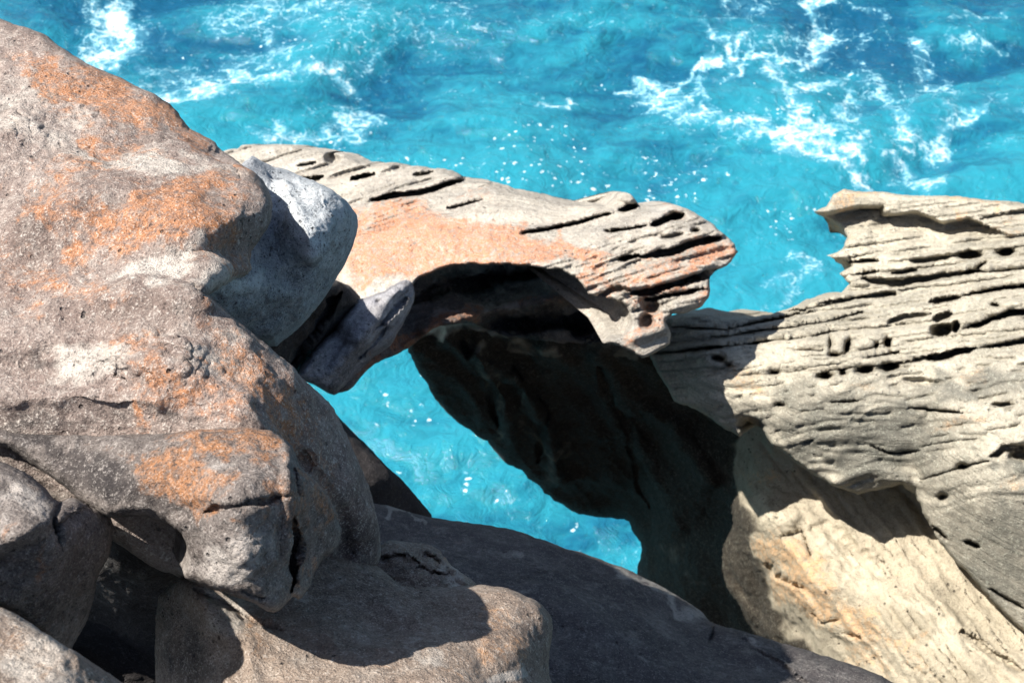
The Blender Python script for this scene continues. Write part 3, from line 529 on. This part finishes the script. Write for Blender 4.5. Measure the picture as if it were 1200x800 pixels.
# ------------------------------------------------------------------ the sea
def build_sea():
    c0 = world_pt(np.array([-250., 1450, -250, 1450]), np.array([-90., -90, 900, 900]), np.ones(4))
    xs = np.arange(-24, 26, .11); ys = np.arange(11, 62, .11)
    # coarse skirt out to the horizon joined to a fine middle
    far = lambda a, lo, hi: np.concatenate([lo, a, hi])
    xs = far(xs, [-3000, -1200, -500, -200, -90, -45, -30], [32, 50, 95, 200, 500, 1200, 3000])
    ys = far(ys, [-1500, -500, -150, -40, -8, 4], [66, 80, 110, 200, 500, 1500, 4000])
    X, Y = np.meshgrid(xs, ys); x = X.ravel(); y = Y.ravel()
    z0 = np.zeros_like(x)
    w = np.where((np.abs(x) < 30) & (y > 5) & (y < 70), 1, 0)
    wx = x+1.5*noise(x*.15, y*.15, 3.); wy = y+1.5*noise(x*.15, y*.15, 8.)
    h = .7*noise((wx*.8+wy*.5)*.13, (wy*.9-wx*.5)*.24, 1.)+.2*noise((wx+wy*.4)*.3, (wy-wx*.4)*.62, 5.)+.11*noise(wx*.9, wy*1.3, 2.)+.05*noise(wx*2.1, wy*2.6, 7.)+.022*noise(wx*4.3, wy*4.8, 9.)
    z = h*w
    # where each point of the surface falls in the drawing units of the foam chart
    P = np.stack([x, y, z0], 1)-CAMP; dp = P@FW; ok = dp > 1
    dp = np.where(ok, dp, 1); u = 600+FPX*(P@RT)/dp; v = 400-FPX*(P@UP)/dp
    foam_L = [(140,32,34,40,-60,1.25),(128,62,30,14,20,.7),([(195,112),(240,96),(300,98),(420,98)], 12, .85),([(180,95),(270,80),(330,60),(300,20)], 20, .5),([(320,165),(380,150),(440,135)], 15, .7),([(250,30),(290,5),(420,20)], 20, .5),
       ([(350,110),(440,60)], 14, .4),([(640,122),(665,118),(690,112)], 5, .85),([(340,70),(440,40),(540,20)], 26, .3),
       ([(740,92),(790,95),(840,80),(868,62),(878,45)], 7, .95),([(738,94),(770,104)], 9, .7),([(822,30),(836,55),(862,72)], 9, .7),([(975,0),(950,14),(960,36),(945,50)], 8, .9),([(860,90),(900,76),(930,60)], 6, .8),
       ([(905,78),(918,105),(940,130),(925,150)], 13, .75),([(785,108),(800,132),(845,148),(900,140)], 13, .75),([(800,115),(825,105),(835,118)], 8, .8),([(930,100),(990,98)], 9, .7),([(880,165),(930,160),(975,190),(1005,215)], 15, .95),([(930,140),(975,165),(1010,185)], 12, .9),([(860,150),(920,175)], 12, .6),
       ([(1010,120),(985,140),(1000,150)], 10, .7),([(1075,60),(1085,100),(1120,140)], 16, .5),([(1040,110),(1060,155),(1095,160),(1130,140)], 16, .75),([(1020,90),(1060,130)], 22, .45),([(1110,30),(1150,20),(1190,0)], 6, .5),([(1135,50),(1185,45)], 9, .55),([(1000,65),(1025,85)], 10, .4),([(1130,135),(1200,125)], 8, .4),
       ([(1055,205),(1085,215),(1110,222)], 12, .75),([(1000,0),(1030,20)], 5, .5),([(925,300),(940,330),(915,360)], 14, .6),([(870,60),(960,30)], 30, .4),([(900,0),(850,20)], 16, .4),([(750,225),(820,190)], 30, .2)]
    fa = blobs(u, v, foam_L)*w*ok
    fa *= (v < 420)
    deep = np.clip(.5-(v-60)/420, 0, 1)*.9*ok+(~ok)*.5  # bluer far off: water colour with the sky's reflection painted in
    deep = deep+blobs(u, v, [(1010,50,110,50,20,.35),(60,20,60,30,0,.3),(640,20,170,22,0,.35),(820,170,120,50,20,.18),(1160,150,60,70,0,.25),(250,130,100,30,0,.15)])
    nx, ny = len(xs), len(ys)
    V = np.stack([x, y, z], 1)
    I = np.arange(nx*ny).reshape(ny, nx)
    Fc = np.stack([I[:-1, :-1], I[:-1, 1:], I[1:, 1:], I[1:, :-1]], -1).reshape(-1, 4)
    me = bpy.data.meshes.new('sea')
    me.vertices.add(len(V)); me.vertices.foreach_set('co', V.ravel())
    me.loops.add(Fc.size); me.loops.foreach_set('vertex_index', Fc.ravel().astype(np.int32))
    me.polygons.add(len(Fc)); me.polygons.foreach_set('loop_start', (np.arange(len(Fc))*4).astype(np.int32)); me.polygons.foreach_set('loop_total', np.full(len(Fc), 4, np.int32))
    deep = deep-h*.9*w  # crests lightened in colour, as if light came through the swell
    me.update(); me.validate(); me.polygons.foreach_set('use_smooth', [True]*len(me.polygons))
    glints = blobs(u, v, [(640,165,70,30,20,.8),(585,180,40,20,0,.6),(785,215,55,20,0,1.5),(765,200,40,14,0,1.2),(690,232,26,10,0,1.4),(345,252,14,10,0,1.2),(420,165,60,30,0,.7),(640,200,110,30,10,.7),(850,160,30,20,0,.4),(530,192,22,10,0,.7),(930,265,22,40,60,.7),(470,250,60,40,0,.3),(560,560,60,40,30,.4),(480,500,50,50,0,.5),(640,600,60,30,20,.4),(440,150,60,30,0,.5),(750,230,120,40,10,.45),(340,60,120,50,0,.5),(900,120,160,70,0,.35)])*w*ok  # clusters where sun glints are painted onto the water
    for nme, a in (('foam', fa), ('deep', deep), ('speck', glints)):
        at = me.attributes.new(nme, 'FLOAT', 'POINT'); at.data.foreach_set('value', a.astype(np.float32))
    t = NT('turquoise sea water with foam')
    n1 = t.noise(.35, 4, .55, .6); n2 = t.noise(1.6, 5, .6, 1.2); n3 = t.noise(5.5, 5, .7, .8); n4 = t.noise(14, 4, .65)
    st = t.noise(.55, 5, .6, 1.0, t.mapping((.25, .9, 1), (0, 0, .5)))
    dp_ = t.math('ADD', t.attr('deep'), t.math('MULTIPLY', t.math('SUBTRACT', st, .5), 1.7))
    dp_ = t.math('ADD', dp_, t.math('MULTIPLY', t.math('SUBTRACT', n2, .5), .9))
    col = t.mix(t.ramp(dp_, -.05, .95), (.018, .205, .275), (.005, .07, .14))
    milk = t.ramp(t.math('ADD', t.math('MULTIPLY', t.attr('foam'), .5), t.math('MULTIPLY', n2, .6)), .38, .8, 0, .68)
    col = t.mix(milk, col, (.09, .30, .40))
    lace = t.voro(1.7, 'DISTANCE_TO_EDGE', None); 
    dv = t.n.new('ShaderNodeMix'); dv.data_type = 'VECTOR'
    nz = t.n.new('ShaderNodeTexNoise'); nz.inputs['Scale'].default_value = 1.3; nz.inputs['Detail'].default_value = 4; t.lk(t.co, nz.inputs['Vector'])
    vm = t.n.new('ShaderNodeVectorMath'); vm.operation = 'MULTIPLY_ADD'; t.lk(nz.outputs['Color'], vm.inputs[0]); vm.inputs[1].default_value = (1.1, 1.1, 1.1); t.lk(t.co, vm.inputs[2])
    lace = t.voro(1.5, 'DISTANCE_TO_EDGE', vm.outputs[0]); lace2 = t.voro(4.2, 'DISTANCE_TO_EDGE', vm.outputs[0])
    lm = t.math('ADD', t.ramp(lace, .16, .0), t.math('MULTIPLY', t.ramp(lace2, .14, .0), .6))
    f = t.math('ADD', t.math('MULTIPLY', t.attr('foam'), 1.02), t.math('MULTIPLY', t.math('SUBTRACT', n3, .5), 1.9))
    f = t.math('ADD', f, t.math('MULTIPLY', t.math('SUBTRACT', n2, .5), .9))
    f = t.math('ADD', f, t.math('MULTIPLY', t.math('SUBTRACT', lm, .45), .35))
    fm = t.ramp(t.math('SUBTRACT', f, t.math('MULTIPLY', t.math('SUBTRACT', st, .5), 1.0)), .26, 1.5)
    # scattered specks of foam, then clusters painted as sun glints
    sp = t.math('MULTIPLY', t.ramp(t.voro(3.0), .12, .05), t.ramp(t.noise(.5, 3, .6), .52, .68)); sp = t.math('MULTIPLY', sp, .3)
    vq = t.math('ADD', t.voro(3.4), t.math('MULTIPLY', t.math('SUBTRACT', t.noise(9., 3, .7), .5), 1.1)); q = t.math('MULTIPLY', t.ramp(vq, .22, .08), t.ramp(t.math('ADD', t.attr('speck'), t.math('MULTIPLY', t.math('SUBTRACT', t.noise(1.1, 3, .7), .5), 2.8)), .42, .62)); sp = t.math('MAXIMUM', sp, q)
    vb = t.math('ADD', t.voro(1.9), t.math('MULTIPLY', t.math('SUBTRACT', t.noise(7., 3, .7), .5), .9))
    q2 = t.math('MULTIPLY', t.ramp(vb, .2, .1), t.ramp(t.math('ADD', t.attr('speck'), t.math('MULTIPLY', t.math('SUBTRACT', t.noise(.8, 3, .7), .5), 2.0)), .75, .9)); sp = t.math('MAXIMUM', sp, q2)
    fm = t.math('MAXIMUM', fm, sp)
    col = t.mix(t.ramp(fm, 0, .55), col, (.14, .35, .44)); col = t.mix(t.ramp(fm, .3, 1.0), col, (.50, .58, .61))
    t.lk(col, t.b.inputs['Base Color'])
    t.lk(t.ramp(fm, 0, .6, .06, .8), t.b.inputs['Roughness']); t.b.inputs['IOR'].default_value = 1.33
    hh = t.math('ADD', n3, t.math('MULTIPLY', n4, .35))
    b = t.bump(n2, .5, .3); b = t.bump(hh, .35, .08, b)
    t.lk(b, t.b.inputs['Normal'])
    me.materials.append(t.m)
    o = bpy.data.objects.new('sea', me); COL.objects.link(o); tag(o, kind='structure')
build_sea()

# ------------------------------------------------------------------ headland under and around the boulders, out of view, put in to block sea bounce
def unseen_headland():
    top = [(-60,-40,1.5),(60,-40,1.5)]
    def block(poly, ztop, zbot, seed):
        """closed rough mass: poly of (x, y) on plan, walls down into the sea"""
        p = smooth_poly(poly, .7, .0, seed, 2); n = len(p); V = []; F = []
        K = 30; rs = []
        for k in range(K+1):
            q = k/K; z = ztop+(zbot-ztop)*q
            c = p.mean(0)
            o = p-c; ln = np.linalg.norm(o, axis=1)[:, None]; o = o/ln
            nn = noise(p[:, 0]*.35, p[:, 1]*.35, z*.5+seed)*1.0+noise(p[:, 0]*1.1, p[:, 1]*1.1, z*1.4+seed)*.35
            r = p+o*(nn[:, None]*min(1, q*4)+q*.8)
            V.append(np.concatenate([r, np.full((n, 1), z)], 1))
        for k in range(K):
            for i in range(n):
                j = (i+1) % n; F.append((k*n+i, (k+1)*n+i, (k+1)*n+j, k*n+j))
        V = np.concatenate(V); V = np.concatenate([V, [[*p.mean(0), ztop+.3]]]); ci = len(V)-1
        for i in range(n): F.append((i, (i+1) % n, ci))
        return V, F
    VV = []; FF = []; b = 0
    for poly, zt, zb, sd_ in HEAD:
        V, F = block(poly, zt, zb, sd_); VV.append(V); FF += [tuple(i+b for i in f) for f in F]; b += len(V)
    V = np.concatenate(VV); me = bpy.data.meshes.new('unseen_headland'); me.from_pydata(V.tolist(), [], FF); me.update()
    me.polygons.foreach_set('use_smooth', [True]*len(me.polygons))
    me.materials.append(M_black)
    o = bpy.data.objects.new('unseen_headland', me); COL.objects.link(o); tag(o, kind='structure')
HEAD = [
    ([(-40,-30),(6,-30),(6,.2),(1.6,.9),(.4,1.6),(-.9,2.0),(-1.8,3.0),(-2.6,3.8),(-3.4,4.6),(-40,9)], CAM_H-4.9, -2, 2.2),
    ([(-9,-2),(9,-2),(8.5,11),(3,12.4),(-3,12.3),(-9,11.5)], 9.5, -2, 7.2),  # low unseen platform, added to stop light bouncing off the water
    ([(5.5,-30),(40,-30),(40,10.5),(12,10.2),(7.2,9.6),(5.6,8.4),(4.4,7.0),(4.6,4),(5.2,2)], CAM_H-12.5, -2, 5.2),
]
unseen_headland()
